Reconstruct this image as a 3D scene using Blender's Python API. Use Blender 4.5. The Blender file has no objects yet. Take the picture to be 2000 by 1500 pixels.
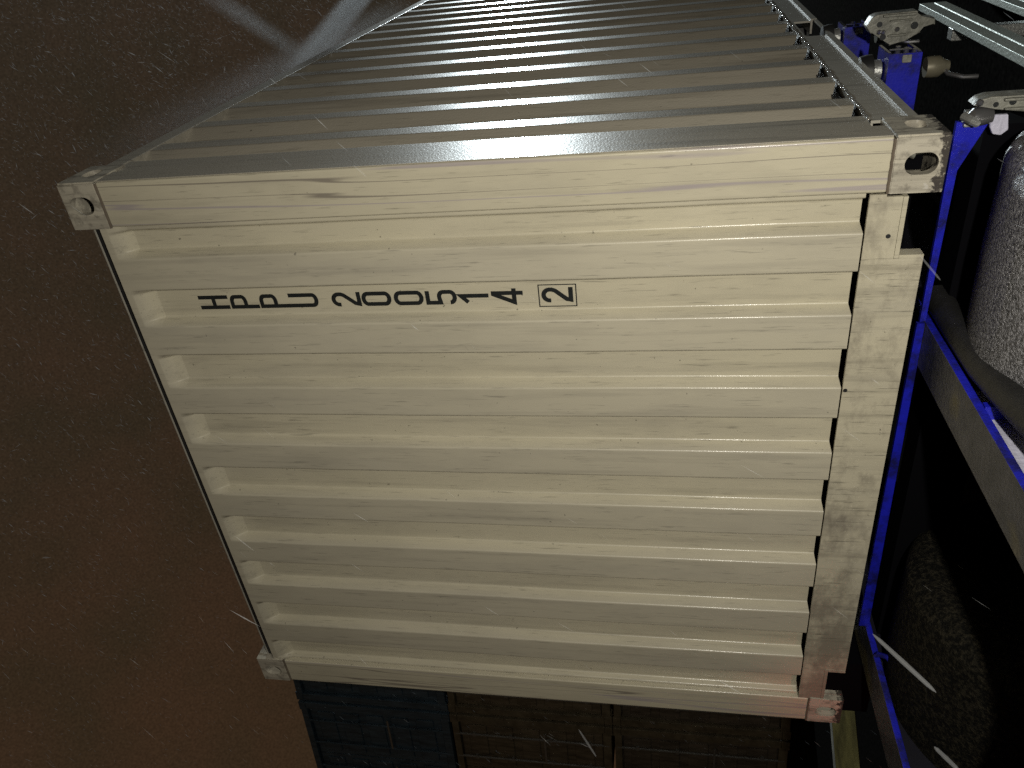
import bpy, bmesh, math, random
from mathutils import Vector, Matrix
random.seed(7)
S = bpy.context.scene
C = S.collection
H = 1.10                      # underside of the container above the yard

# ------------------------------------------------------------ camera
cam = bpy.data.cameras.new('camera'); co = bpy.data.objects.new('camera', cam); C.objects.link(co)
cam.sensor_width = 36.0; cam.lens = 27.46; cam.clip_start = 0.05; cam.clip_end = 2000
Rr = Vector((-0.104526, 0.161107, -0.981386)); Rd = Vector((-0.841502, -0.540254, 0.000938)); Rf = Vector((-0.530047, 0.825936, 0.192042))
m = Matrix((Rr, -Rd, -Rf)).transposed().to_4x4(); m.translation = Vector((0.6322, -2.1586, 0.7163 + H))
co.matrix_world = m; S.camera = co

# ------------------------------------------------------------ world (cloudy night sky lit by a port)
w = bpy.data.worlds.new('World'); S.world = w; w.use_nodes = True
nt = w.node_tree; nt.nodes.clear()
out = nt.nodes.new('ShaderNodeOutputWorld'); bg = nt.nodes.new('ShaderNodeBackground'); nt.links.new(bg.outputs[0], out.inputs[0])
tc = nt.nodes.new('ShaderNodeTexCoord'); sep = nt.nodes.new('ShaderNodeSeparateXYZ'); nt.links.new(tc.outputs['Generated'], sep.inputs[0])
nz = nt.nodes.new('ShaderNodeTexNoise'); nz.inputs['Scale'].default_value = 3.0; nz.inputs['Detail'].default_value = 4
nt.links.new(tc.outputs['Generated'], nz.inputs['Vector'])
md = nt.nodes.new('ShaderNodeMath'); md.operation = 'MULTIPLY_ADD'; md.inputs[1].default_value = 0.25; nt.links.new(nz.outputs[0], md.inputs[0]); nt.links.new(sep.outputs['X'], md.inputs[2])
rp = nt.nodes.new('ShaderNodeValToRGB'); nt.links.new(md.outputs[0], rp.inputs[0])
mr = nt.nodes.new('ShaderNodeMapRange'); mr.inputs[1].default_value = -0.9; mr.inputs[2].default_value = 0.35; nt.links.new(md.outputs[0], mr.inputs[0]); nt.links.new(mr.outputs[0], rp.inputs[0])
rp.color_ramp.elements[0].color = (0.036, 0.0195, 0.0095, 1); rp.color_ramp.elements[1].color = (0.029, 0.0225, 0.016, 1)
g1 = nt.nodes.new('ShaderNodeTexNoise'); g1.inputs['Scale'].default_value = 420; g1.inputs['Detail'].default_value = 3; nt.links.new(tc.outputs['Generated'], g1.inputs['Vector'])
g2 = nt.nodes.new('ShaderNodeTexNoise'); g2.inputs['Scale'].default_value = 9; g2.inputs['Detail'].default_value = 6; nt.links.new(tc.outputs['Generated'], g2.inputs['Vector'])
gm1 = nt.nodes.new('ShaderNodeMapRange'); gm1.inputs[1].default_value = .3; gm1.inputs[2].default_value = .7; gm1.inputs[3].default_value = .80; gm1.inputs[4].default_value = 1.20; nt.links.new(g1.outputs[0], gm1.inputs[0])
gx = nt.nodes.new('ShaderNodeMix'); gx.data_type = 'RGBA'; gx.blend_type = 'MULTIPLY'; gx.inputs[0].default_value = 1.0
gr = nt.nodes.new('ShaderNodeValToRGB'); gr.color_ramp.elements[0].position = .36; gr.color_ramp.elements[1].position = .64; gr.color_ramp.elements[0].color = (.86, .93, .90, 1); gr.color_ramp.elements[1].color = (1.08, 1.02, 1.0, 1); nt.links.new(g2.outputs[0], gr.inputs[0])
nt.links.new(rp.outputs[0], gx.inputs[6]); nt.links.new(gr.outputs[0], gx.inputs[7])
gy = nt.nodes.new('ShaderNodeVectorMath'); gy.operation = 'SCALE'; nt.links.new(gx.outputs[2], gy.inputs[0]); nt.links.new(gm1.outputs[0], gy.inputs['Scale'])
nt.links.new(gy.outputs[0], bg.inputs[0]); bg.inputs[1].default_value = 1.0

def lamp(name, kind, loc, energy, color, size=0.05, target=None, angle=None, blend=0.5):
    l = bpy.data.lights.new(name, kind); l.energy = energy; l.color = color; l.shadow_soft_size = size
    o = bpy.data.objects.new(name, l); C.objects.link(o); o.location = (loc[0], loc[1], loc[2] + H)
    if target is not None:
        d = Vector(target) - Vector(loc); o.rotation_euler = d.to_track_quat('-Z', 'Y').to_euler()
    if kind == 'SPOT': l.spot_size = math.radians(angle); l.spot_blend = blend
    return o
# hand torch beside the camera, yard floodlight on a mast beyond the container
lamp('torch', 'SPOT', (0.73, -2.24, 0.27), 258, (1.0, 0.945, 0.825), 0.03, (-.85, 0.0, 1.0), 118, 1.0)
lamp('floodlight', 'SPOT', (4.4, 30.0, 6.7), 20000, (0.86, 0.97, 1.0), 0.35, (0, 0, 1.0), 60, 0.6)

S.view_settings.view_transform = 'Standard'; S.view_settings.look = 'None'; S.view_settings.exposure = 0; S.view_settings.gamma = 1
S.view_settings.use_curve_mapping = False
S.render.engine = 'CYCLES'; S.cycles.use_denoising = False
S.cycles.max_bounces = 6; S.cycles.transparent_max_bounces = 24; S.cycles.sample_clamp_indirect = 2.0
S.cycles.volume_step_rate = 1.0

# ------------------------------------------------------------ materials
class N:
    def __init__(s, name):
        s.m = bpy.data.materials.new(name); s.m.use_nodes = True; s.t = s.m.node_tree
        s.b = s.t.nodes['Principled BSDF']; s.tc = s.t.nodes.new('ShaderNodeTexCoord')
    def set(s, **k):
        names = dict(rough='Roughness', metal='Metallic', coat='Coat Weight', coatr='Coat Roughness', spec='Specular IOR Level')
        for a, v in k.items(): s.b.inputs[names[a]].default_value = v
        return s
    def put(s, sock, v):
        if hasattr(v, 'links'): s.t.links.new(v, sock)
        else: sock.default_value = v
    def noise(s, scale, st=(1, 1, 1), detail=4, rough=.55, off=(0, 0, 0)):
        mp = s.t.nodes.new('ShaderNodeMapping'); mp.inputs['Scale'].default_value = st; mp.inputs['Location'].default_value = off
        s.t.links.new(s.tc.outputs['Object'], mp.inputs[0])
        n = s.t.nodes.new('ShaderNodeTexNoise'); n.inputs['Scale'].default_value = scale; n.inputs['Detail'].default_value = detail; n.inputs['Roughness'].default_value = rough
        s.t.links.new(mp.outputs[0], n.inputs['Vector']); return n.outputs[0]
    def map(s, v, a, b, c=0., d=1.):
        n = s.t.nodes.new('ShaderNodeMapRange'); s.put(n.inputs[0], v)
        for i, x in enumerate((a, b, c, d)): n.inputs[i + 1].default_value = x
        return n.outputs[0]
    def math(s, op, a, b=0.):
        n = s.t.nodes.new('ShaderNodeMath'); n.operation = op; s.put(n.inputs[0], a); s.put(n.inputs[1], b); return n.outputs[0]
    def mix(s, f, a, b):
        n = s.t.nodes.new('ShaderNodeMix'); n.data_type = 'RGBA'; s.put(n.inputs[0], f)
        s.put(n.inputs[6], a if hasattr(a, 'links') else (*a, 1)); s.put(n.inputs[7], b if hasattr(b, 'links') else (*b, 1)); return n.outputs[2]
    def color(s, v): s.put(s.b.inputs['Base Color'], v if hasattr(v, 'links') else (*v, 1)); return s
    def bump(s, h, strength, dist=0.01):
        n = s.t.nodes.new('ShaderNodeBump'); n.inputs['Strength'].default_value = strength; n.inputs['Distance'].default_value = dist
        s.put(n.inputs['Height'], h); s.t.links.new(n.outputs[0], s.b.inputs['Normal']); s.t.links.new(n.outputs[0], s.b.inputs['Coat Normal']); return s
    def up(s):
        g = s.t.nodes.new('ShaderNodeNewGeometry'); q = s.t.nodes.new('ShaderNodeSeparateXYZ'); s.t.links.new(g.outputs['Normal'], q.inputs[0]); return q.outputs[2]

def ivory(name, base=(.47, .437, .325), base2=(.535, .495, .385), dirt=.36, grime=(.17, .155, .125), runs=False, rough=.36, drops=.06, thr=(.53, .72), along=2, specks=.6, dscale=260, fleck=.5, film=0., blot=0., sill=0., stain=.26, chip=0., coat=.25, coatr=.12):
    n = N(name)
    st = [26, 26, 26]; st[along] = 1.1
    c = n.mix(n.noise(1.7, detail=5), base, base2)
    c = n.mix(n.math('MULTIPLY', n.map(n.noise(1.0, st, 6, .62), thr[0], thr[1]), dirt), c, grime)
    st2 = [7, 7, 7]; st2[along] = .8
    c = n.mix(n.math('MULTIPLY', n.map(n.noise(1.0, st2, 5, .6, (3, 1, 2)), .5, .75), dirt * .8), c, (.30, .285, .25))
    c = n.mix(n.math('MULTIPLY', n.map(n.noise(55, detail=2, off=(1, 4, 2)), .735, .76), specks), c, (.05, .045, .035))
    st5 = [5, 5, 5]; st5[along] = 1.6
    c = n.mix(n.math('MULTIPLY', n.map(n.noise(1.0, st5, 7, .68, (4, 9, 2)), .46, .66), stain), c, (.27, .25, .20))
    if sill:
        q = n.t.nodes.new('ShaderNodeSeparateXYZ'); n.t.links.new(n.tc.outputs['Object'], q.inputs[0])
        e = n.math('ADD', n.map(q.outputs[0], -2.25, -1.2, .22, 0), n.noise(5.5, (1, 1, 1.6), 7, .7, (1, 7, 3)))
        c = n.mix(n.math('MULTIPLY', n.map(e, .50, .72), sill), c, (.175, .155, .125))
    if blot:
        c = n.mix(n.math('MULTIPLY', n.map(n.noise(24, detail=6, rough=.65, off=(2, 2, 7)), .50, .60), blot), c, (.055, .045, .04))
        c = n.mix(n.math('MULTIPLY', n.map(n.noise(33, detail=5, rough=.6, off=(8, 1, 3)), .66, .72), .5), c, (.58, .56, .52))
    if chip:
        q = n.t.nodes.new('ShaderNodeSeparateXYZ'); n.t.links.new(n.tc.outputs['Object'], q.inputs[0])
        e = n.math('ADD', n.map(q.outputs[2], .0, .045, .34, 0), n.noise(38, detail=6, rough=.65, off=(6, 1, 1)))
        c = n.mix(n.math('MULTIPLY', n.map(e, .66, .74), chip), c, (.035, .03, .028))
    if fleck:
        st4 = [150, 150, 150]; st4[along] = 9
        c = n.mix(n.math('MULTIPLY', n.map(n.noise(1.0, st4, 3, .6, (5, 1, 2)), .60, .72), fleck), c, (.13, .12, .095))
    if film:
        q = n.t.nodes.new('ShaderNodeSeparateXYZ'); n.t.links.new(n.tc.outputs['Object'], q.inputs[0])
        c = n.mix(n.math('MULTIPLY', n.map(q.outputs[1], .008, .034, 1, 0), film), c, (.36, .345, .325))
    if runs:
        st3 = [13, 13, 13]; st3[along] = .30
        a = n.noise(1.0, st3, 2, .4, (.3, 2, .7))
        l = n.map(n.math('ABSOLUTE', n.math('SUBTRACT', a, .47)), .004, .016, 1, 0)
        c = n.mix(n.math('MULTIPLY', l, .65), c, (.30, .265, .30))
        l2 = n.map(n.math('ABSOLUTE', n.math('SUBTRACT', a, .56)), .002, .008, 1, 0)
        c = n.mix(n.math('MULTIPLY', l2, .7), c, (.13, .11, .10))
    n.color(c); n.set(rough=rough, coat=coat, coatr=coatr)
    h = n.math('ADD', n.math('MULTIPLY', n.noise(dscale, detail=2), drops), n.math('MULTIPLY', n.noise(5, (1, 1, .5), 2), .35))
    n.bump(h, .35, .012)
    return n.m
IV = ivory('ivory_paint', film=.16); IVP = ivory('ivory_post_paint', runs=True, dirt=.3)
IVR = ivory('ivory_rail_paint', dirt=.5, thr=(.50, .72), along=2, grime=(.15, .135, .105), fleck=.8, sill=.75)
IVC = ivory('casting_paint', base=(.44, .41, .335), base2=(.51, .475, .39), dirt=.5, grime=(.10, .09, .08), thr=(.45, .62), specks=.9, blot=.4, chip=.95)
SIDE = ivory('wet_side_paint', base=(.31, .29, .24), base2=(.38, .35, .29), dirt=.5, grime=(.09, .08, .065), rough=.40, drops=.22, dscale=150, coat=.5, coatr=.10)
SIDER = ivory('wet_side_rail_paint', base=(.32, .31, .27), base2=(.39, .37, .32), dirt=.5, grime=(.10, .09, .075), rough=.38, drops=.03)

def simple(name, col, rough=.5, metal=0., var=.35, scale=8, bump=0., bscale=60, coat=0., st=(1, 1, 1)):
    n = N(name); d = tuple(x * (1 - var) for x in col)
    n.color(n.mix(n.map(n.noise(scale, st, 5, .6), .3, .7), d, col)); n.set(rough=rough, metal=metal, coat=coat)
    if bump: n.bump(n.noise(bscale, detail=4), bump, .01)
    return n.m
BLACK = simple('letter_black', (.012, .015, .016), .45, var=.3, scale=40)
NAVY = simple('shaded_navy_steel', (.003, .003, .012), .7, var=.5)  # rail blue darkened to paint the shade below the flange
n = N('shade_black_steel'); n.color((.003, .003, .004)); n.set(rough=.9, spec=.02); PITCH = n.m  # near-black, stands in for deep shade on recess plates and hidden steel
DARK = simple('dark_steel', (.02, .021, .022), .5, var=.4)
n = N('blue_paint')
c = n.mix(n.noise(25, detail=5), (.008, .011, .33), (.013, .017, .50)); c = n.mix(n.math('MULTIPLY', n.map(n.noise(11, detail=7, rough=.68), .46, .64), .85), c, (.008, .008, .022))
n.color(c); n.set(rough=.35, coat=.25); n.bump(n.noise(140), .07, .01); BLUE = n.m
GALV = simple('galvanised_steel', (.42, .43, .42), .38, .6, .35, 14, .25, 120)
RUSTY = simple('grey_casting_paint', (.30, .30, .26), .5, .1, .55, 22, .4, 60)
OLIVE = simple('olive_zinc', (.24, .22, .16), .42, .3, .3, 20)
ALU = simple('weathered_aluminium', (.52, .58, .53), .45, .35, .3, 6, .25, 90, st=(1, .3, 1))
RUBBER = simple('black_rubber', (.016, .016, .016), .55, var=.4, scale=30, bump=.3, bscale=80)
CHROME = simple('wet_steel', (.6, .6, .62), .15, .9, .2)
REFL = simple('pale_reflective_sheet', (.55, .55, .68), .35, 0, .3, 14, .3, 60, st=(1, 1, 6))

n = N('worn_rail_paint')
top = n.map(n.up(), .85, .95)
worn = n.mix(n.map(n.noise(16, detail=6), .35, .7), (.035, .037, .045), (.075, .075, .085))
worn = n.mix(n.math('MULTIPLY', n.map(n.noise(4.2, (1, .8, 1), 3, .5, (2, 5, 0)), .60, .68), .8), worn, (.14, .12, .055))
n.color(n.mix(top, n.mix(n.map(n.noise(9, detail=6, rough=.66), .44, .62), (.012, .016, .46), (.010, .011, .10)), worn)); n.set(rough=.45); n.bump(n.noise(90), .3, .01); RAILM = n.m

n = N('wet_tyre_rubber')       # gritty spray-caked tread turning smoother and darker just past the crown
sp = n.t.nodes.new('ShaderNodeSeparateXYZ'); n.t.links.new(n.tc.outputs['Object'], sp.inputs[0])
ang = n.math('ARCTAN2', sp.outputs[1], sp.outputs[2])          # 0 = crown
grit = n.map(n.math('ADD', ang, n.math('MULTIPLY', n.noise(20), .06)), .18, .26, 1, 0)
g = n.noise(125, detail=3, rough=.7)
gc = n.mix(n.map(g, .40, .70), (.05, .05, .055), (.36, .36, .39))
n.color(n.mix(grit, n.mix(n.noise(30), (.035, .033, .022), (.075, .07, .05)), gc)); n.set(rough=.4, coat=.4, coatr=.2)
n.bump(n.math('MULTIPLY', g, n.math('ADD', grit, .15)), .9, .02); TYRE = n.m

n = N('wet_asphalt')
n.color(n.mix(n.map(n.noise(30, detail=8, rough=.7), .35, .7), (.006, .006, .006), (.020, .019, .018))); n.set(rough=.75, spec=0.)
n.bump(n.noise(120, detail=4), .08, .01); ASPH = n.m
n = N('dim_tyre_rubber'); g = n.noise(60, detail=4, rough=.75); n.color(n.mix(n.map(g, .45, .66), (.004, .004, .0035), (.034, .030, .020))); n.set(rough=.8, spec=.1); n.bump(g, .9, .02); TYRE2 = n.m  # far tyre's brown rubber, darkened for the dim light there
YEL = simple('yellow_lit_pavement', (.30, .25, .08), .5, 0, .7, 3, .3, 90)
WHT = simple('worn_white_marking', (.5, .5, .45), .5, 0, .6, 5, .3, 90)

# ------------------------------------------------------------ mesh helpers
class MB:
    def __init__(s): s.bm = bmesh.new()
    def _bev(s, geom_faces, r, seg=2):
        es = list({e for f in geom_faces for e in f.edges})
        bmesh.ops.bevel(s.bm, geom=es, offset=r, segments=seg, affect='EDGES', profile=.5)
    def box(s, x0, x1, y0, y1, z0, z1, bev=0.):
        v = [s.bm.verts.new((x, y, z)) for x in (x0, x1) for y in (y0, y1) for z in (z0, z1)]
        fs = [s.bm.faces.new([v[i] for i in q]) for q in ((0, 1, 3, 2), (4, 6, 7, 5), (0, 4, 5, 1), (2, 3, 7, 6), (0, 2, 6, 4), (1, 5, 7, 3))]
        if bev: s._bev(fs, bev)
        return s
    def prism(s, poly, ax, a, b, bev=0.):
        # poly: list of 2D points in the plane of the other two axes (in x<y<z order), extruded from a to b on axis ax
        def P(p, t):
            q = [0, 0, 0]; o = [i for i in range(3) if i != ax]; q[o[0]], q[o[1]], q[ax] = p[0], p[1], t; return q
        A = [s.bm.verts.new(P(p, a)) for p in poly]; B = [s.bm.verts.new(P(p, b)) for p in poly]; k = len(poly)
        fs = [s.bm.faces.new(A), s.bm.faces.new(B[::-1])] + [s.bm.faces.new((A[i], B[i], B[(i + 1) % k], A[(i + 1) % k])) for i in range(k)]
        if bev: s._bev(fs, bev)
        return s
    def cyl(s, p0, p1, r0, r1=None, k=16, cap=True):
        r1 = r0 if r1 is None else r1; p0 = Vector(p0); p1 = Vector(p1); d = (p1 - p0).normalized()
        u = d.orthogonal().normalized(); q = d.cross(u)
        ring = lambda p, r: [s.bm.verts.new(p + r * (math.cos(t) * u + math.sin(t) * q)) for t in [2 * math.pi * i / k for i in range(k)]]
        A = ring(p0, r0); B = ring(p1, r1)
        for i in range(k): s.bm.faces.new((A[i], A[(i + 1) % k], B[(i + 1) % k], B[i]))
        if cap: s.bm.faces.new(A[::-1]); s.bm.faces.new(B)
        return s
    def tube(s, pts, r, k=8):
        pts = [Vector(p) for p in pts]; rings = []; u = None
        for i, p in enumerate(pts):
            d = (pts[min(i + 1, len(pts) - 1)] - pts[max(i - 1, 0)]).normalized()
            u = d.orthogonal().normalized() if u is None else (u - u.dot(d) * d).normalized(); q = d.cross(u)
            rings.append([s.bm.verts.new(p + r * (math.cos(t) * u + math.sin(t) * q)) for t in [2 * math.pi * j / k for j in range(k)]])
        for A, B in zip(rings, rings[1:]):
            for i in range(k): s.bm.faces.new((A[i], A[(i + 1) % k], B[(i + 1) % k], B[i]))
        s.bm.faces.new(rings[0][::-1]); s.bm.faces.new(rings[-1]); return s
    def lathe(s, prof, axis, c, k=48):
        # prof: (a, r) pairs along axis
        rings = []
        for a, r in prof:
            ring = []
            for i in range(k):
                t = 2 * math.pi * i / k; q = [c[0], c[1], c[2]]; o = [j for j in range(3) if j != axis]
                q[axis] += a; q[o[0]] += r * math.cos(t); q[o[1]] += r * math.sin(t); ring.append(s.bm.verts.new(q))
            rings.append(ring)
        for A, B in zip(rings, rings[1:]):
            for i in range(k): s.bm.faces.new((A[i], A[(i + 1) % k], B[(i + 1) % k], B[i]))
        s.bm.faces.new(rings[0][::-1]); s.bm.faces.new(rings[-1]); return s
    def grid(s, rows, close=False):
        V = [[s.bm.verts.new(p) for p in r] for r in rows]
        for a, b in zip(V, V[1:]):
            for i in range(len(a) - 1): s.bm.faces.new((a[i], a[i + 1], b[i + 1], b[i]))
        return s
    def build(s, name, mat, parent=None, smooth=False, angle=40, normals=True):
        if normals: bmesh.ops.recalc_face_normals(s.bm, faces=s.bm.faces)
        me = bpy.data.meshes.new(name); s.bm.to_mesh(me); s.bm.free(); me.materials.append(mat)
        o = bpy.data.objects.new(name, me); C.objects.link(o)
        if parent: o.parent = parent
        if smooth:
            for p in me.polygons: p.use_smooth = True
            me.set_sharp_from_angle(angle=math.radians(angle))
            if normals: wn = o.modifiers.new('weighted', 'WEIGHTED_NORMAL'); wn.keep_sharp = True
        return o
def thing(name, loc, label, cat, group=None, rz=0.):
    o = bpy.data.objects.new(name, None); C.objects.link(o); o.location = loc; o.rotation_euler = (0, 0, rz)
    o['label'] = label; o['category'] = cat
    if group: o['group'] = group
    o.empty_display_size = .3; return o
def structure(o): o['kind'] = 'structure'; return o
def stuff(o): o['kind'] = 'stuff'; return o

# ------------------------------------------------------------ ground
gm = MB(); gm.box(-300, 300, -300, 300, -1.0, 0.0); structure(gm.build('ground', ASPH))
ym = MB()
ax, ay = Vector((-7.6, 3.45)), Vector((-0.53, -0.85))
def strip(mb, off0, off1, t0, t1, z):
    nrm = Vector((0.85, -0.53)); pts = [ax + ay * t + nrm * o for t, o in ((t0, off0), (t1, off0), (t1, off1), (t0, off1))]
    mb.prism([(p.x, p.y) for p in pts], 2, z - .003, z)
strip(ym, .07, 1.25, -2.5, 9, .0044); structure(ym.build('yellow_light_strip', YEL))  # yellow strip paints lamplight onto the pavement
wm = MB(); strip(wm, -.06, .065, -2.5, 9, .0044); structure(wm.build('white_road_marking', WHT))

# ============================================================ THE CONTAINER
L = 6.08; TZ = 2.612; XL = -2.44
box = thing('shipping_container', (0, 0, H), 'dirty ivory twenty-foot shipping container with a black registration number, wet in the foreground', 'shipping container')

# corrugated end wall: pressed sheet with rounded bends
PT = .2545; X0 = -.2625; OUT = .1145; RUN = .0185; DEP = .046; Y0 = .003
def end_profile():
    pts = [(-.150, .022), (-.168, .022), (-.178, DEP)]
    for k in range(8):
        a = X0 - k * PT
        pts += [(a + RUN, DEP), (a, Y0), (a - OUT, Y0), (a - OUT - RUN, DEP)]
    pts += [(-2.2775, DEP), (-2.288, .022), (-2.298, .022)]
    return pts
def rounded(pts, r, k=4):
    res = [Vector((*pts[0], 0))]
    for a, b, c in zip(pts, pts[1:], pts[2:]):
        a, b, c = Vector((*a, 0)), Vector((*b, 0)), Vector((*c, 0)); u = (a - b); v = (c - b)
        q = min(r, u.length * .45, v.length * .45); p0 = b + u.normalized() * q; p1 = b + v.normalized() * q
        for i in range(k + 1):
            t = i / k; res.append(p0.lerp(b, t).lerp(b.lerp(p1, t), t))
    res.append(Vector((*pts[-1], 0))); full = [res[0]]
    for a, b in zip(res, res[1:]):                      # hold the flats flat right up to each bend
        l = (b - a).length
        if l > .012: full += [a.lerp(b, .002 / l), a.lerp(b, 1 - .002 / l)]
        if l > 1e-6: full.append(b)
    return [(p.x, p.y) for p in full]
def corrugated(prof, rows, place):
    # rows: function f(depth fraction) -> list of (depth multiplier, z)
    cols = []
    for (u, d) in prof:
        f = min(1, max(0, (d - Y0) / (DEP - Y0)))
        cols.append([place(u, Y0 + (d - Y0) * k, z) for k, z in rows(f)])
    return cols
prof = rounded(end_profile(), .0052)
def end_rows(f):
    return [(1, .179 + .0035 * f)] + [(1, .22 + .0737 * i) for i in range(30)] + [(1, 2.4385)] + [(.985, 2.4412), (.5, 2.469), (.02, 2.500), (0, 2.506), (0, 2.527)]
def wob(u, z):
    from mathutils import noise
    e = min(1, max(0, (z - .2) / .2)) * min(1, max(0, (2.43 - z) / .2))
    return e * (.0032 * noise.noise((u * 1.3, z * 1.1, 3.1)) + .0013 * noise.noise((u * 6, z * 3.0, 8.2)))
mb = MB(); mb.grid(corrugated(prof, end_rows, lambda u, d, z: (u + .4 * wob(u + 7, z), d + wob(u, z), z))); mb.build('end_wall_panel', IV, box, True, 60, False)

# side walls
def side_profile():
    pts = [(.10, 0), (.235, 0)]; y = .235 + .066
    pts = [(.10, Y0), (.238, Y0), (.238 + .045, DEP)]
    y = .300
    while y < L - .35:
        pts += [(y - .008, DEP + .002), (y + .062, Y0), (y + .062 + .088, Y0), (y + .062 + .088 + .050, DEP + .002)]; y += .302
    pts += [(L - .14, DEP), (L - .10, Y0)]
    return pts
sprof = rounded(side_profile(), .006, 3)
def side_rows(f): return [(1, .165 + .020 * f), (1, .6), (1, 1.1), (1, 1.6), (1, 2.1), (1, 2.502)]
mb = MB(); mb.grid(corrugated(sprof, side_rows, lambda u, d, z: (-(d - Y0) * .8 - .004, u, z))); mb.build('side_wall_panel', SIDE, box, True, 50, False)
mb = MB(); mb.grid(corrugated(sprof, side_rows, lambda u, d, z: (XL + (d - Y0) * .8 + .004, u, z))); mb.build('side_wall_panel', SIDE, box, True, 50, False)

# corner posts (front pair and rear pair)
for sx in (0, 1):
    for sy in (0, 1):
        mb = MB(); xa, xb = ((-.149, 0) if sx == 0 else (-2.44, -2.2985)); ya, yb = ((0, .105) if sy == 0 else (L - .105, L))
        mb.box(xa, xb, ya, yb, .1335, 2.478, .007); o = mb.build('corner_post', IVP, box, True, 50)
# wet side cover strip on the right front post
mb = MB(); mb.box(-.002, .002, .009, .104, .136, 2.476); mb.build('post_side_plate', SIDE, box)

def stadium(cx, cy, hx, hy, k=10):
    # half extents; long axis chosen automatically
    r = min(hx, hy); pts = []
    for i in range(4 * k):
        t = 2 * math.pi * i / (4 * k); c, s_ = math.cos(t), math.sin(t)
        pts.append((cx + (hx - r) * (1 if c > 0 else -1) * (abs(c) > 1e-6) + r * c, cy + (hy - r) * (1 if s_ > 0 else -1) * (abs(s_) > 1e-6) + r * s_))
    return pts
def holed_plate(bm, ax, a, b, rect, hole):
    def P(p, t):
        q = [0, 0, 0]; o = [i for i in range(3) if i != ax]; q[o[0]], q[o[1]], q[ax] = p[0], p[1], t; return q
    x0, x1, z0, z1 = rect; k = len(hole); cx = sum(p[0] for p in hole) / k; cz = sum(p[1] for p in hole) / k
    def outer(p):
        dx, dz = p[0] - cx, p[1] - cz; ts = []
        if dx > 1e-9: ts.append((x1 - cx) / dx)
        if dx < -1e-9: ts.append((x0 - cx) / dx)
        if dz > 1e-9: ts.append((z1 - cz) / dz)
        if dz < -1e-9: ts.append((z0 - cz) / dz)
        t = min(ts); return (cx + dx * t, cz + dz * t)
    out_ = [outer(p) for p in hole]
    for c in ((x0, z0), (x0, z1), (x1, z0), (x1, z1)):   # snap the nearest sample to each corner
        i = min(range(k), key=lambda j: (out_[j][0] - c[0]) ** 2 + (out_[j][1] - c[1]) ** 2); out_[i] = c
    IA = [bm.verts.new(P(p, a)) for p in hole]; IB = [bm.verts.new(P(p, b)) for p in hole]
    OA = [bm.verts.new(P(p, a)) for p in out_]; OB = [bm.verts.new(P(p, b)) for p in out_]
    for i in range(k):
        j = (i + 1) % k
        bm.faces.new((IA[i], IA[j], OA[j], OA[i])); bm.faces.new((IB[i], OB[i], OB[j], IB[j]))
        bm.faces.new((IA[i], IB[i], IB[j], IA[j])); bm.faces.new((OA[i], OA[j], OB[j], OB[i]))
def casting(sx, sy, top):
    mb = MB(); z0, z1 = (2.480, TZ) if top else (0., .131); T = .022
    w_ = .153; xo = .004; ln = .178; r = .010
    zc = 2.548 if top else .062
    hole = stadium(-.072, zc, .029, .041)
    holed_plate(mb.bm, 1, -.005, T, (-w_ + r * .3, xo - r * .5, z0 + r * .3, z1 - r * .3), hole)
    hs = stadium(.095, zc, .038, .026); holed_plate(mb.bm, 0, xo - T, xo, (-.004 + r * .4, ln, z0 + r * .3, z1 - r * .3), hs)
    # rounded outer rim pieces, floor, lid, inner cheek and back
    mb.box(-w_, xo - T - .001, T + .001, ln, z1 - T, z1 - .0005, .004); mb.box(-w_, xo - T - .001, T + .001, ln, z0 + .0005, z0 + T, .004)
    mb.box(-w_ + .001, -w_ + T, T + .001, ln - .001, z0 + T + .001, z1 - T - .001); mb.box(-w_ + T + .001, xo - T - .001, ln - T, ln - .001, z0 + T + .001, z1 - T - .001)
    for e in ((z0, z0 + r * .3), (z1 - r * .3, z1)): mb.box(-w_ + r * .3, xo - r * .6, -.0035, ln - .002, e[0] + .0002, e[1] - .0002)
    for v in mb.bm.verts:
        if sx: v.co.x = XL - v.co.x
        if sy: v.co.y = L - v.co.y
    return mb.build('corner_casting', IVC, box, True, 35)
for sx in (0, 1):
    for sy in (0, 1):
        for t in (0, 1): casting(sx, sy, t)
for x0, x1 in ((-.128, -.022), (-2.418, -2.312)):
    mb = MB(); mb.box(x0, x1, .118, .150, .024, .108); mb.build('casting_shade_plate', PITCH, box)  # black plate added so the casting hole looks deep in shade
# weld seams beside the front castings
for (xa, xb, z) in ((-.150, -.004, .134), (-2.436, -2.290, .134), (-.150, -.004, 2.4775), (-2.436, -2.290, 2.4775)):
    mb = MB(); mb.tube([(xa + (xb - xa) * i / 12, -.0015, z + random.uniform(-.0012, .0012)) for i in range(13)], .0042, 6); mb.build('weld_seam', simple('weld', (.16, .13, .10), .5) if 'weld' not in bpy.data.materials else bpy.data.materials['weld'], box, True)

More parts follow.
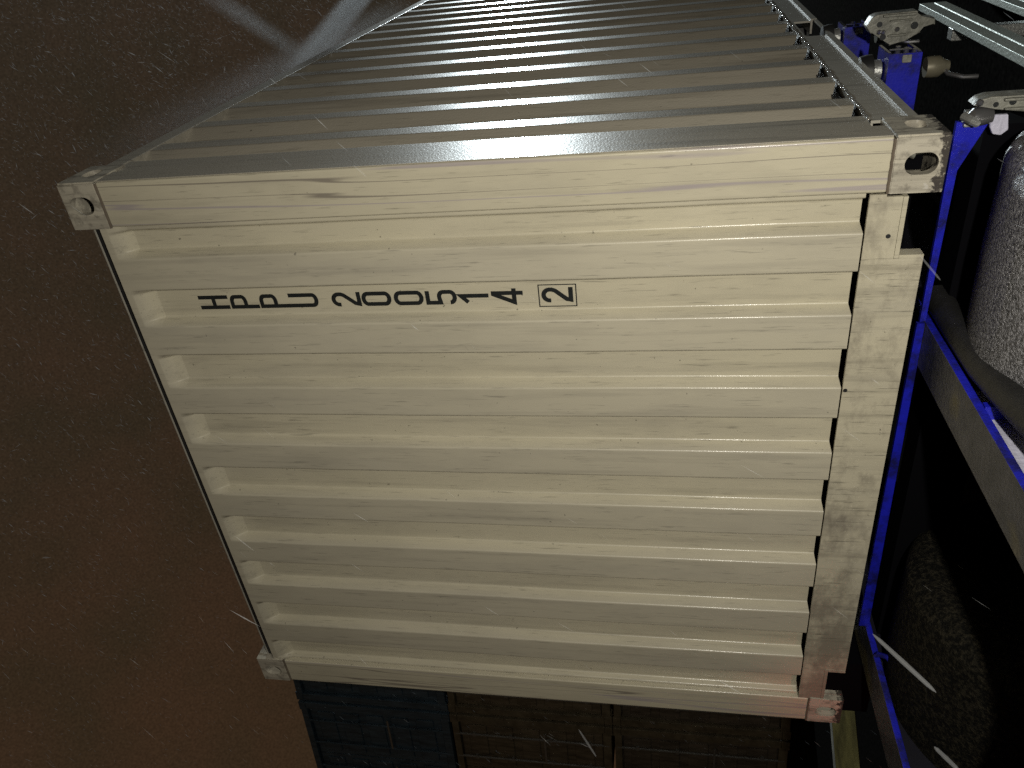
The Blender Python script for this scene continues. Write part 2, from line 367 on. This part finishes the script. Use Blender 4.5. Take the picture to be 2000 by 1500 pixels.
# bottom end rail: plate with two lifting notches, lined
mb = MB()
poly = [(-.151, .176), (-.151, .134), (-.158, .134), (-.158, .092), (-.338, .092), (-.338, .015), (-2.102, .015), (-2.102, .092), (-2.282, .092), (-2.282, .134), (-2.289, .134), (-2.289, .176)]
mb.prism(poly, 1, -.004, .006); o = mb.build('bottom_end_rail', IVR, box)
for (a, b) in ((-.338, -.158), (-2.282, -2.102)):
    mb = MB(); mb.box(a, b, -.006, .035, .0795, .0915); e = (a + .012, a) if a > -1 else (b - .012, b)
    mb.box(min(e), max(e), -.006, .035, .0155, .079)
    mb.build('notch_lining', IVR, box);
mb = MB(); mb.box(-2.089, -.352, .008, .09, .016, .024); mb.build('sill_flange', DARK, box)
mb = MB(); mb.box(-2.28, -.16, .0065, .040, .158, .1655, .002); mb.build('rail_ledge', IVR, box)
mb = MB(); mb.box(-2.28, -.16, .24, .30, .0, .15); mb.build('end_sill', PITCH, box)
mb = MB(); mb.box(-2.281, -2.103, .037, .044, .002, .079); mb.build('notch_shade_plate', PITCH, box)  # dark plate behind the left notch stands for its shadow
for (x, z) in ((-.775, .168), (-.27, .115)): mb = MB(); mb.cyl((x, -.0055, z), (x, .002, z), .0065, None, 10); mb.build('drain_plug', DARK, box, True)
# top end rail with a narrow drip lip; roof
mb = MB(); mb.box(-2.29, -.150, .035, .09, 2.506, 2.572, .004); mb.box(-2.29, -.150, .0265, .0345, 2.562, 2.571, .002); mb.build('top_end_rail', SIDER, box, True, 50)
mb = MB(); mb.box(-2.29, -.150, .026, .0345, 2.515, 2.5615); mb.build('groove_shade_plate', DARK, box)  # dark plate drawn for the shaded groove below the lip
for xa, xb in ((-.062, -.001), (-2.439, -2.378)):
    mb = MB(); mb.box(xa, xb, .180, L - .18, 2.502, 2.572, .005); mb.build('top_side_rail', SIDE if xa > -1 else IVP, box, True, 50)
mb = MB()
rows = []
for i in range(120):
    y = .092 + (L - .184) * i / 119; z = 2.566 + .010 * (1 if (i // 3) % 2 else -1); rows.append([(-2.377, y, z), (-.063, y, z)])
mb.grid(rows); mb.build('roof_panel', IVP, box, normals=False)
# bottom side rails: folded channel with fork pockets
for s_ in (0, 1):
    X = lambda v: v if s_ == 0 else XL - v
    mb = MB()
    segs = [(.180, 1.52), (1.90, 4.18), (4.56, L - .18)]
    for a, b in segs:
        mb.box(min(X(-.012), X(-.004)), max(X(-.012), X(-.004)), a, b, .062, .156)
        mb.box(min(X(-.060), X(.003)), max(X(-.060), X(.003)), a, b, .053, .0615); mb.box(min(X(-.005), X(.003)), max(X(-.005), X(.003)), a, b, .036, .0525)
    for a, b in ((1.52, 1.90), (4.18, 4.56)): mb.box(min(X(-.012), X(-.004)), max(X(-.012), X(-.004)), a, b, .137, .156); mb.box(min(X(-.006), X(.001)), max(X(-.006), X(.001)), a, b, .036, .050)
    mb.box(min(X(-.06), X(-.0125)), max(X(-.06), X(-.0125)), .18, L - .18, .150, .157)
    mb.build('bottom_side_rail', SIDER, box)
mb = MB(); mb.box(-2.41, -.03, .16, L - .1, .159, .186); mb.build('floor', DARK, box)
mb = MB()
for y in [.5 + .4 * i for i in range(14)]: mb.box(-2.37, -.065, y, y + .05, .03, .149)
mb.build('floor_bearers', DARK, box)
# weld bead glints along the top of the right bottom rail
mb = MB(); mb.tube([(-.001 + random.uniform(-.0025, .0025), .19 + i * .03, .160 + random.uniform(-.003, .003)) for i in range(190)], .0055, 6); mb.build('rail_weld_bead', simple('wet_weld', (.30, .29, .26), .12, .3, .4, 60, .8, 200, .6), box, True)
# rear end: two doors
for xa, xb in ((-2.28, -1.225), (-1.215, -.16)):
    mb = MB(); mb.box(xa, xb, L - .06, L - .01, .15, 2.5, .004); d = mb.build('cargo_door', IV, box)
    for f in (.3, .75):
        r_ = MB(); x = xa + (xb - xa) * f; r_.cyl((x, L + .01, .1), (x, L + .01, 2.52), .017, None, 10); r_.build('lock_rod', GALV, d, True)
mb = MB(); mb.box(-2.29, -.15, L - .1, L, .02, .15); mb.build('door_sill', IVR, box)
mb = MB(); mb.box(-2.29, -.15, L - .1, L, 2.5, 2.58); mb.build('door_header', IVP, box)

# ---- registration number, one painted character each
TH = .0142
def offset_path(pts, th, closed=False):
    n_ = len(pts); Lp, Rp = [], []
    for i in range(n_):
        p = Vector(pts[i]); a = Vector(pts[i - 1]) if (i > 0 or closed) else None; b = Vector(pts[(i + 1) % n_]) if (i < n_ - 1 or closed) else None
        d0 = (p - a).normalized() if a is not None else (b - p).normalized(); d1 = (b - p).normalized() if b is not None else d0
        n0 = Vector((-d0.y, d0.x)); n1 = Vector((-d1.y, d1.x)); mi = (n0 + n1).normalized(); k = th / 2 / max(.35, mi.dot(n0))
        Lp.append(p + mi * k); Rp.append(p - mi * k)
    return Lp, Rp
def arc(cx, cy, rx, ry, a0, a1, k=9): return [(cx + rx * math.cos(math.radians(a0 + (a1 - a0) * i / k)), cy + ry * math.sin(math.radians(a0 + (a1 - a0) * i / k))) for i in range(k + 1)]
def glyph(ch, W, Hh):
    t = TH / 2; w2 = W - t
    if ch == 'H': return [([(t, 0), (t, Hh)], 0), ([(w2, 0), (w2, Hh)], 0), ([(2 * t, Hh * .5), (W - 2 * t, Hh * .5)], 0)]
    if ch == 'P': return [([(t, 0), (t, Hh - t)] + arc(W * .5, Hh - t - .012, w2 - W * .5, .012, 90, 0, 6) + arc(W * .5, Hh * .46 + .012, w2 - W * .5, .012, 0, -90, 6) + [(2 * t, Hh * .46)], 0)]
    if ch == 'U': return [([(t, Hh), (t, .02)] + arc(W / 2, .02 + t * 0, W / 2 - t, .02 - t, 180, 360, 12)[1:] + [(w2, Hh)], 0)]
    if ch == '0': return [(arc(W / 2, Hh - .022, W / 2 - t, .022 - t, 0, 180, 12) + arc(W / 2, .022, W / 2 - t, .022 - t, 180, 360, 12), 1)]
    if ch == '2': return [([(t, Hh * .70)] + arc(W / 2, Hh - .026, W / 2 - t, .026 - t, 180, 0, 12) + [(w2, Hh * .66), (w2 - .004, Hh * .56), (t + .004, Hh * .20), (t + .001, t), (W, t)], 0)]
    if ch == '5': return [([(W * .95, Hh - t), (t, Hh - t), (t, Hh * .53), (W * .5, Hh * .56)] + arc(W * .55, Hh * .42, w2 - W * .55, Hh * .14, 80, 0, 6) + [(w2, .024)] + arc(W / 2, .022, W / 2 - t, .022 - t, 0, -180, 10) + [(t, Hh * .22)], 0)]
    if ch == '1': return [([(W * .12, Hh * .70), (W * .56, Hh * .93), (W * .56, 0)], 0)]
    if ch == '4': return [([(W * .70, 0), (W * .70, Hh)], 0), ([(W * .66, Hh * .97), (W * .07, Hh * .28), (W * .60, Hh * .28)], 0), ([(W * .815, Hh * .28), (W, Hh * .28)], 0)]
marks = [('H', 2.291, 2.181), ('P', 2.175, 2.070), ('P', 2.066, 1.958), ('U', 1.958, 1.853), ('2', 1.805, 1.702), ('0', 1.699, 1.596), ('0', 1.587, 1.486), ('5', 1.479, 1.374), ('1', 1.367, 1.269), ('4', 1.260, 1.157), ('2', 1.098, .998)]
for ch, z1, z0 in marks:
    W = .052; Hh = z1 - z0; xl = -.4735; mb = MB()
    for pts, cl in glyph(ch, W, Hh):
        A, B = offset_path(pts, TH, cl); q = len(A)
        va = [mb.bm.verts.new((xl + p.x, DEP + wob(-.447, z0 + p.y) - .0016, z0 + p.y)) for p in A]; vb = [mb.bm.verts.new((xl + p.x, DEP + wob(-.447, z0 + p.y) - .0016, z0 + p.y)) for p in B]
        for i in range(q if cl else q - 1):
            j = (i + 1) % q; mb.bm.faces.new((va[i], va[j], vb[j], vb[i]))
    mb.build('painted_letter' if ch in 'HPU' else 'painted_digit', BLACK, box)
mb = MB(); A, B = offset_path([(-.487, .988), (-.412, .988), (-.412, 1.106), (-.487, 1.106)], .0034, True)
va = [mb.bm.verts.new((p.x, DEP + wob(-.447, p.y) - .0016, p.y)) for p in A]; vb = [mb.bm.verts.new((p.x, DEP + wob(-.447, p.y) - .0016, p.y)) for p in B]
for i in range(4): mb.bm.faces.new((va[i], va[(i + 1) % 4], vb[(i + 1) % 4], vb[i]))
mb.build('check_digit_frame', BLACK, box)

# ============================================================ THE TRAILER
tr = thing('container_trailer', (0, 0, H), 'blue container trailer with twist locks and wet tyres carrying the ivory container', 'trailer')
for xa, xb in ((-.752, -.598), (-2.125, -1.955)):
    mb = MB(); xm = (xa + xb) / 2
    mb.box(xa, xb, -1.25, 7.6, -.084, -.060, .004); fr = mb.build('frame_rail', RAILM, tr, True, 40); mb = MB()
    mb.box(xm - .008, xm + .008, -1.25, 7.6, -.356, -.085); mb.box(xa, xb, -1.25, 7.6, -.38, -.357)
    mb.build('web', NAVY, fr)
mb = MB(); mb.box(-1.953, -.754, -1.25, -1.15, -.34, -.065, .006); mb.build('rear_crossmember', BLUE, tr)
mb = MB(); mb.box(-1.953, -.754, 3.0, 3.1, -.34, -.065, .006); mb.build('crossmember', BLUE, tr)
# bolster under the near end: shallow in the middle, deep at the tips
mb = MB()
poly = [(.000, -.038), (.000, -.118), (-.130, -.062), (-.590, -.058), (-.594, -.042)]
mb.prism(poly, 1, .098, .112)
mb.prism([(-.600, -.036), (-.600, -.058), (-1.953, -.072), (-1.953, -.036)], 1, .098, .112)
mb.build('bolster', BLUE, tr)
mb = MB(); mb.box(-2.42, -.02, .13, .24, -.30, -.12); mb.box(-2.44, -2.14, .06, .24, -.119, -.006); mb.build('bolster_core', PITCH, tr)
# open-ended channel bolsters further along
def channel(xe, y, z0, z1, dep=.16):
    b = MB(); b.box(-2.44 - xe, xe, y, y + .010, z0, z1); b.box(-2.44 - xe, xe, y + .011, y + dep, z1 - .009, z1); b.box(-2.44 - xe, xe, y + .011, y + dep, z0, z0 + .009); b.box(-2.44 - xe + .05, xe - .05, y + .03, y + .04, z0 + .01, z1 - .01)
    o = b.build('bolster', BLUE, tr)
    b = MB(); b.box(xe - .030, xe - .004, y - .004, y + .012, (z0 + z1) / 2 - .020, (z0 + z1) / 2 + .010, .003); b.build('end_stop', RUSTY, o)
    for i in range(3):
        b = MB(); b.cyl((xe - .02, y + .05 + .03 * i, z0 + .012 + .02 * i), (xe + .004, y + .05 + .03 * i, z0 + .012 + .02 * i), .009, None, 8); b.build('bolt', CHROME, o, True)
    b = MB()
    for z in (z0 + .0045, z1 - .0045): b.box(xe + .0005, xe + .003, y + .02, y + dep, z - .0045, z + .0045)
    b.box(xe + .0005, xe + .003, y + .06, y + .075, z0 + .02, z1 - .015); b.build('bare_edge', CHROME, o)
    return o
channel(.030, .86, -.143, -.038); channel(.012, 1.55, -.125, -.022); channel(0.0, 5.85, -.13, -.03)

def twist_lock(x, y, zt, side):
    t = MB(); t.lathe([(.030, .030), (.028, .036), (.005, .038), (0, .030)], 2, (x, y, zt), 24); o = t.build('twist_lock', GALV, tr, True)
    b = MB(); b.lathe([(.078, .016), (.074, .050), (.050, .056), (.034, .056), (.032, .03)], 2, (x, y, zt), 20); b.build('locking_head', DARK, o, True)
    b = MB(); b.lathe([(-.145, .034), (-.163, .036), (-.188, .036), (-.205, .024), (-.222, .018)], 2, (x, y, zt), 20); b.build('lock_nut', OLIVE, o, True)
    b = MB(); b.tube([(x, y, zt - .20), (x - .02 * side, y - .03, zt - .215), (x - .03 * side, y - .05, zt - .26), (x - .03 * side, y - .055, zt - .305)], .008, 8); b.build('lock_handle', CHROME, o, True)
    return o
twist_lock(-.038, .945, -.037, 1); twist_lock(-.038, 1.63, -.020, 1)
# the near corner's lock sits inside the casting
b = MB(); b.lathe([(-.004, .020), (.02, .016), (.045, .016), (.052, .028), (.085, .010)], 2, (-.060, .090, .008), 20); o = b.build('twist_lock', RUSTY, tr, True)
b = MB(); b.lathe([(-.032, .005), (-.026, .018), (0, .024), (.020, .022), (.032, .008)], 2, (.018, .075, -.085), 16); b.build('lock_ball', CHROME, o, True)
b = MB(); b.tube([(.02, .08, -.045), (.015, .055, -.058), (.005, .06, -.075)], .011, 8); b.box(-.012, .03, .085, .11, -.072, -.052, .004); b.build('lock_handle', GALV, o, True)
# lashing brackets: thick grey castings standing across the trailer beside the bolster tips
def bracket(poly, y, eyes, ribs, bolts):
    b = MB(); b.prism(poly, 1, y, y + .06, .005); o = b.build('lashing_bracket', RUSTY, tr, True, 30)
    for (x0, x1, z0, z1) in ribs: b = MB(); b.box(x0, x1, y - .014, y - .0005, z0, z1, .004); b.build('rib', RUSTY, o, True, 30)
    for (x, z, r) in eyes: b = MB(); b.cyl((x, y - .0012, z), (x, y + .001, z), r, None, 14); b.build('eye', BLACK, o)
    for (x, z) in bolts:
        b = MB(); b.lathe([(0, .009), (-.008, .009), (-.012, .005)], 1, (x, y - .0005, z), 8); b.build('bolt', CHROME, o, True)
bracket([(.070, -.022), (.102, -.040), (.110, -.060), (.112, -.195), (.088, -.205), (.084, -.258), (.058, -.262), (.060, -.218), (.035, -.215), (.012, -.165), (-.004, -.112), (.030, -.080), (.045, -.040)], 1.18,
        [(.062, -.190, .013), (.030, -.085, .011), (.075, -.068, .010)], [(.098, .108, -.19, -.075), (.030, .038, -.165, -.10), (.082, .088, -.18, -.10)], [(.050, -.068), (.048, -.082), (.055, -.130)])
bracket([(.020, -.096), (.036, -.112), (.042, -.135), (.042, -.300), (.002, -.300), (-.004, -.225), (.012, -.128)], .17,
        [(.021, -.150, .007), (.026, -.190, .009)], [(.030, .038, -.29, -.165), (.008, .013, -.29, -.17)], [(.030, -.108)])
b = MB(); b.prism([(.020, -.110), (.020, -.150), (-.020, -.158), (-.034, -.142), (-.030, -.122), (-.012, -.112)], 1, .074, .086, .004); b.build('marker_reflector', REFL, tr, True, 30)
# wheels
def wheel(x0, x1, y, tm):
    r = .502; s = .075; zc = -.60; cx = (x0 + x1) / 2; hw = (x1 - x0) / 2
    prof = [(-hw + .03, .27)]
    for i in range(8): t = math.pi / 2 * i / 7; prof.append((-hw + s - s * math.cos(t), r - s * 1.2 + s * 1.2 * math.sin(t)))
    prof += [(-.02, r + .004), (.02, r + .004)]
    for i in range(8): t = math.pi / 2 * (7 - i) / 7; prof.append((hw - s + s * math.cos(t), r - s * 1.2 + s * 1.2 * math.sin(t)))
    prof.append((hw - .03, .27))
    b = MB(); b.lathe(prof, 0, (0, 0, 0), 72); o = b.build('tyre', tm, tr, True, 60); o.location = (cx, y, zc)
    b = MB(); b.lathe([(-hw + .05, .268), (-hw + .04, .25), (-hw + .12, .2), (hw - .12, .2), (hw - .04, .25), (hw - .05, .268)], 0, (0, 0, 0), 40); b.build('rim', GALV, o, True)
wheel(-.615, .0, -.18, TYRE); wheel(-2.14, -1.45, -.14, TYRE2)
mb = MB(); mb.cyl((-2.1, -.17, -.6), (-.3, -.17, -.6), .07); mb.build('axle', DARK, tr, True)
for xa, xb in ((-.63, .02), (-2.44, -1.80)):
    mb = MB(); rows = []
    for a in range(48, 121, 6):
        t = math.radians(a); rows.append([(x, -.18 + .58 * math.sin(t), -.6 + .58 * math.cos(t)) for x in (xa, xb)])
    mb.grid(rows); o = mb.build('mudguard', RUBBER, tr, normals=False)
    so = o.modifiers.new('thick', 'SOLIDIFY'); so.thickness = .012
# black pipe and pale reflective sheet on the right rail, blue stiffener
mb = MB(); mb.tube([(-.560, .20, -.112), (-.562, 0, -.112), (-.566, -.22, -.117), (-.55, -.40, -.125), (-.53, -.60, -.14), (-.50, -1.0, -.16)], .040, 14); mb.build('brake_pipe', RUBBER, tr, True)
mb = MB(); mb.box(-.655, -.640, -1.1, -.215, -.26, -.0865); mb.build('reflective_sheet', REFL, tr)
mb = MB(); mb.box(-.639, -.60, -.350, -.328, -.26, -.0865); mb.build('stiffener', BLUE, tr)
mb = MB(); mb.tube([(-1.955, -.04, -.070), (-1.935, -.05, -.075), (-1.925, -.07, -.10), (-1.94, -.085, -.115)], .010, 8); mb.build('rope_hook', BLUE, tr, True)
# aluminium side guard
for z0, z1 in ((-.50, -.392), (-.80, -.69)):
    mb = MB(); mb.prism([(.028, z0), (.028, z0 + .045), (.022, z0 + .050), (.028, z0 + .055), (.028, z1), (.0, z1), (.0, z0)], 1, .55, 1.90 if z1 > -.5 else 4.2, .0015); mb.build('side_guard_rail', ALU, tr)
for y in (1.42, 3.9): mb = MB(); mb.box(-.05, -.003, y, y + .06, -.85, -.40, .004); mb.build('guard_bracket', GALV, tr)
# red tail lamp at the rear of the left rail
b = MB(); b.box(-2.33, -2.23, -.78, -.74, -.17, -.09, .006); o = b.build('tail_lamp', DARK, tr)
n = N('red_lens'); n.color((.5, .01, .01)); n.b.inputs['Emission Color'].default_value = (1, .05, .03, 1); n.b.inputs['Emission Strength'].default_value = 6
b = MB(); b.box(-2.32, -2.24, -.739, -.73, -.16, -.10, .004); b.build('lens', n.m, o)
lamp('tail_lamp_glow', 'SPOT', (-2.28, -.60, -.13), 2.4, (1, .12, .08), .03, (-2.30, 0, .04), 62, 1.0)

# ============================================================ CONTAINER STACKS behind on the left
def stackmat(nm, col, var=.35): return simple(nm, col, .5, 0, var, 5, .3, 40, st=(3, 3, .6))
PAL = {'blue': stackmat('stack_blue', (.12, .19, .26), .65), 'brown': stackmat('stack_brown', (.29, .235, .16), .65), 'grey': stackmat('stack_grey', (.24, .20, .155), .65), 'lite': simple('stack_trim', (.27, .225, .15), .5, 0, .6, 6)}
cells = [(0, 2, 'blue', 'dark blue container on top of the right-hand stack'), (0, 1, 'brown', 'brown container in the middle of the right-hand stack'), (0, 0, 'grey', 'dull brown container at the foot of the right-hand stack'),
         (1, 2, 'blue', 'dark blue container on top of the left-hand stack at the photo edge'), (1, 1, 'brown', 'brown container in the middle of the left-hand stack'), (1, 0, 'grey', 'dull brown container at the foot of the left-hand stack'),]
Gp = Vector((-10.28, 5.13)); ang0 = math.atan2(-.12, -.993) - math.pi
ux = Vector((.993, .12))
for col_, lev, key, lab in cells:
    org = Gp + ux * (.03 if col_ == 0 else -.03 - 2.44)
    r = thing('stacked_container', (org.x, org.y, lev * 2.60 + .01), lab + ' beyond the trailer', 'shipping container', 'stacked containers behind the trailer', math.atan2(ux.y, ux.x))
    cm = PAL[key]; tm = PAL['lite'] if key != 'blue' else cm
    mb = MB(); mb.box(0, 2.44, .10, 12.1, .12, 2.52); mb.build('hull', cm, r)
    for x in (0, 2.30): b = MB(); b.box(x, x + .14, 0, .099, .12, 2.47, .008); b.build('corner_post', tm, r)
    b = MB(); b.box(.141, 2.299, 0, .095, 0.02, .15, .008); b.build('door_sill', tm, r)
    b = MB(); b.box(.141, 2.299, 0, .095, 2.46, 2.57, .008); b.build('door_header', tm, r)
    for x in (0, 2.275):
        for z in (0, 2.472): b = MB(); b.box(x, x + .165, -.004, .17, z, z + .118, .008); b.build('corner_casting', tm, r)
    for da, db in ((.15, 1.212), (1.228, 2.29)):
        b = MB(); b.box(da, db, .05, .09, .17, 2.44, .004)
        for i in range(5): z = .30 + i * .43; b.box(da + .08, db - .08, .035, .0495, z, z + .30, .012)
        d = b.build('cargo_door', cm, r)
        for f in (.27, .75):
            x = da + (db - da) * f; b = MB(); b.cyl((x, .012, .06), (x, .012, 2.53), .018, None, 8)
            for z in (.35, .95, 1.6, 2.2): b.box(x - .035, x + .035, .0, .034, z, z + .05)
            b.build('lock_rod', GALV if key != 'blue' else cm, d)
        b = MB(); b.box(da + .3, db - .12, -.006, .006, 1.06, 1.09); b.build('door_handle', GALV, d)
    if key != 'blue':
        b = MB(); b.box(1.40, 1.62, .028, .034, 1.72, 1.95); b.build('data_plate', tm, r)

# ============================================================ RAIN
n = N('rain_water'); n.t.nodes.remove(n.b)
mo = [q for q in n.t.nodes if q.type == 'OUTPUT_MATERIAL'][0]
df = n.t.nodes.new('ShaderNodeBsdfDiffuse'); df.inputs[0].default_value = (.8, .82, .85, 1); tl = n.t.nodes.new('ShaderNodeBsdfTranslucent'); tl.inputs[0].default_value = (.85, .9, .95, 1)
tp = n.t.nodes.new('ShaderNodeBsdfTransparent'); m1 = n.t.nodes.new('ShaderNodeMixShader'); m2 = n.t.nodes.new('ShaderNodeMixShader')
m1.inputs[0].default_value = .5; m2.inputs[0].default_value = .13
n.t.links.new(df.outputs[0], m1.inputs[1]); n.t.links.new(tl.outputs[0], m1.inputs[2]); n.t.links.new(tp.outputs[0], m2.inputs[1]); n.t.links.new(m1.outputs[0], m2.inputs[2]); n.t.links.new(m2.outputs[0], mo.inputs[0]); RAIN = n.m
fall = Vector((-.74, -.28, -1.0)).normalized()
V, F = [], []
def drop(p, ln, r, d=fall):
    u = d.orthogonal().normalized(); q = d.cross(u); k = len(V)
    V.append(p - d * ln / 2); V.append(p + d * ln / 2)
    for i in range(3): t = 2 * math.pi * i / 3; V.append(p + r * (math.cos(t) * u + math.sin(t) * q))
    for i in range(3): a, b = k + 2 + i, k + 2 + (i + 1) % 3; F.append((k, b, a)); F.append((k + 1, a, b))
def fat(p, q, r):
    d = (q - p).normalized(); u = d.orthogonal().normalized(); w_ = d.cross(u); n0 = len(V); K = 8
    for t, f in ((0, .08), (.04, .45), (.12, .8), (.5, 1), (.88, .85), (.96, .5), (1, .08)):
        for i in range(K): a = 2 * math.pi * i / K; V.append(p.lerp(q, t) + f * r * (math.cos(a) * u + math.sin(a) * w_))
    for j in range(6):
        for i in range(K): a = n0 + j * K + i; b = n0 + j * K + (i + 1) % K; F.append((a, b, b + K)); F.append((a, b + K, a + K))
def clear(p):
    if -2.47 < p.x < .03 and p.y > -.02 and p.z < 2.62: return False
    if (p - Vector((.632, -2.159, .716))).length < 1.25: return False
    return p.z > -1.0
cnt = 0
while cnt < 7000:
    p = Vector((random.uniform(-6, 3), random.uniform(-2.6, 9), random.uniform(-1, 6)))
    if not clear(p): continue
    d = (fall + Vector((random.gauss(0, .10), random.gauss(0, .10), random.gauss(0, .06)))).normalized()
    drop(p, random.uniform(.02, .06), random.uniform(.0005, .0012), d); cnt += 1
cnt = 0
while cnt < 60000:                                             # denser drizzle in the floodlit air over and beside the roof
    p = Vector((random.uniform(-9, 4.5), random.uniform(0, 12), random.uniform(1.5, 10)))
    if not clear(p) or random.random() > math.exp((p.x - 1.0) / 4.5) or p.z < 2.3 - .50 * p.x: continue
    d = (fall + Vector((random.gauss(0, .45), random.gauss(0, .45), random.gauss(0, .35)))).normalized()
    drop(p, random.uniform(.012, .05), random.uniform(.0009, .0024), d); cnt += 1
V_, F_ = V, F; V, F = [], []
for p, q, r in (((-.107, -1.524, .489), (-.108, -1.595, .442), .0027), ((-.164, -1.619, .441), (-.154, -1.65, .428), .0024), ((.125, -1.019, .352), (.106, -1.068, .333), .0016), ((-.697, -1.282, .875), (-.706, -1.328, .839), .002), ((.246, -.82, 1.271), (.228, -.836, 1.244), .0018)):
    p = Vector(p); q = Vector(q); fat(p, q, r)     # a few fat drops close by
RAIN2 = RAIN.copy(); RAIN2.name = 'near_rain_water'
[q for q in RAIN2.node_tree.nodes if q.type == 'MIX_SHADER' and abs(q.inputs[0].default_value - .13) < .001][0].inputs[0].default_value = .045
me = bpy.data.meshes.new('raindrops'); me.from_pydata([(v.x, v.y, v.z + H) for v in V], [], F); me.materials.append(RAIN2)
ro = bpy.data.objects.new('raindrops', me); C.objects.link(ro); stuff(ro); ro['label'] = 'a few fat blurred raindrop streaks close to the viewer'; ro['category'] = 'rain'
V, F = V_, F_
me = bpy.data.meshes.new('rain'); me.from_pydata([(v.x, v.y, v.z + H) for v in V], [], F); me.materials.append(RAIN)
ro = bpy.data.objects.new('rain', me); C.objects.link(ro); stuff(ro); ro['label'] = 'fine rain streaks falling slantwise in front of and above the container'; ro['category'] = 'rain'

# spray along the wet roof edge; the two plumes stand in for light streaks
def mist_mat(nm, dens):
    q = bpy.data.materials.new(nm); q.use_nodes = True; t = q.node_tree; t.nodes.clear()
    o = t.nodes.new('ShaderNodeOutputMaterial'); v = t.nodes.new('ShaderNodeVolumePrincipled'); t.links.new(v.outputs[0], o.inputs['Volume'])
    v.inputs['Color'].default_value = (.9, .95, 1, 1); v.inputs['Anisotropy'].default_value = .3
    tcn = t.nodes.new('ShaderNodeTexCoord'); sp_ = t.nodes.new('ShaderNodeSeparateXYZ'); t.links.new(tcn.outputs['Object'], sp_.inputs[0])
    def mth(op, a, b):
        k = t.nodes.new('ShaderNodeMath'); k.operation = op; k.use_clamp = op == 'SUBTRACT'
        for i, x in enumerate((a, b)):
            if hasattr(x, 'links'): t.links.new(x, k.inputs[i])
            else: k.inputs[i].default_value = x
        return k.outputs[0]
    r2 = mth('ADD', mth('MULTIPLY', sp_.outputs[0], sp_.outputs[0]), mth('MULTIPLY', sp_.outputs[1], sp_.outputs[1]))
    rad = mth('SUBTRACT', 1.0, r2); rad = mth('MULTIPLY', rad, rad)
    z2 = mth('MULTIPLY', sp_.outputs[2], sp_.outputs[2]); end = mth('SUBTRACT', 1.0, z2)
    nn = t.nodes.new('ShaderNodeTexNoise'); nn.inputs['Scale'].default_value = 2.2; nn.inputs['Detail'].default_value = 4; t.links.new(tcn.outputs['Object'], nn.inputs['Vector'])
    t.links.new(mth('MULTIPLY', mth('MULTIPLY', rad, end), mth('MULTIPLY', nn.outputs[0], dens * 2)), v.inputs['Density']); return q
def mist(a, b, r, dens, label):
    a = Vector(a); b = Vector(b); mb = MB(); mb.cyl((0, 0, -1), (0, 0, 1), 1, None, 16); o = mb.build('spray_and_light_streak', mist_mat('spray_streak_mist', dens)); stuff(o)
    d = b - a; mid = (a + b) / 2; o.location = (mid.x, mid.y, mid.z + H); o.rotation_euler = d.to_track_quat('Z', 'Y').to_euler(); o.scale = (r, r, d.length / 2)
    o['label'] = label; o['category'] = 'water spray'; return o
mist((-.02, .1, 2.62), (-.05, 4.4, 2.68), .15, .35, 'band of fine spray hanging along the roof edge')
mist((-.10, 2.0, 2.70), (.40, 4.0, 2.55), .09, 4.2, 'bluish light streak shaped as a plume of spray, rising from the roof edge towards the photo top')
mist((-.02, 2.35, 2.75), (.42, 1.9, 3.05), .07, 1.7, 'short faint light streak shaped as a plume of spray, leaning away from the container over the roof edge')
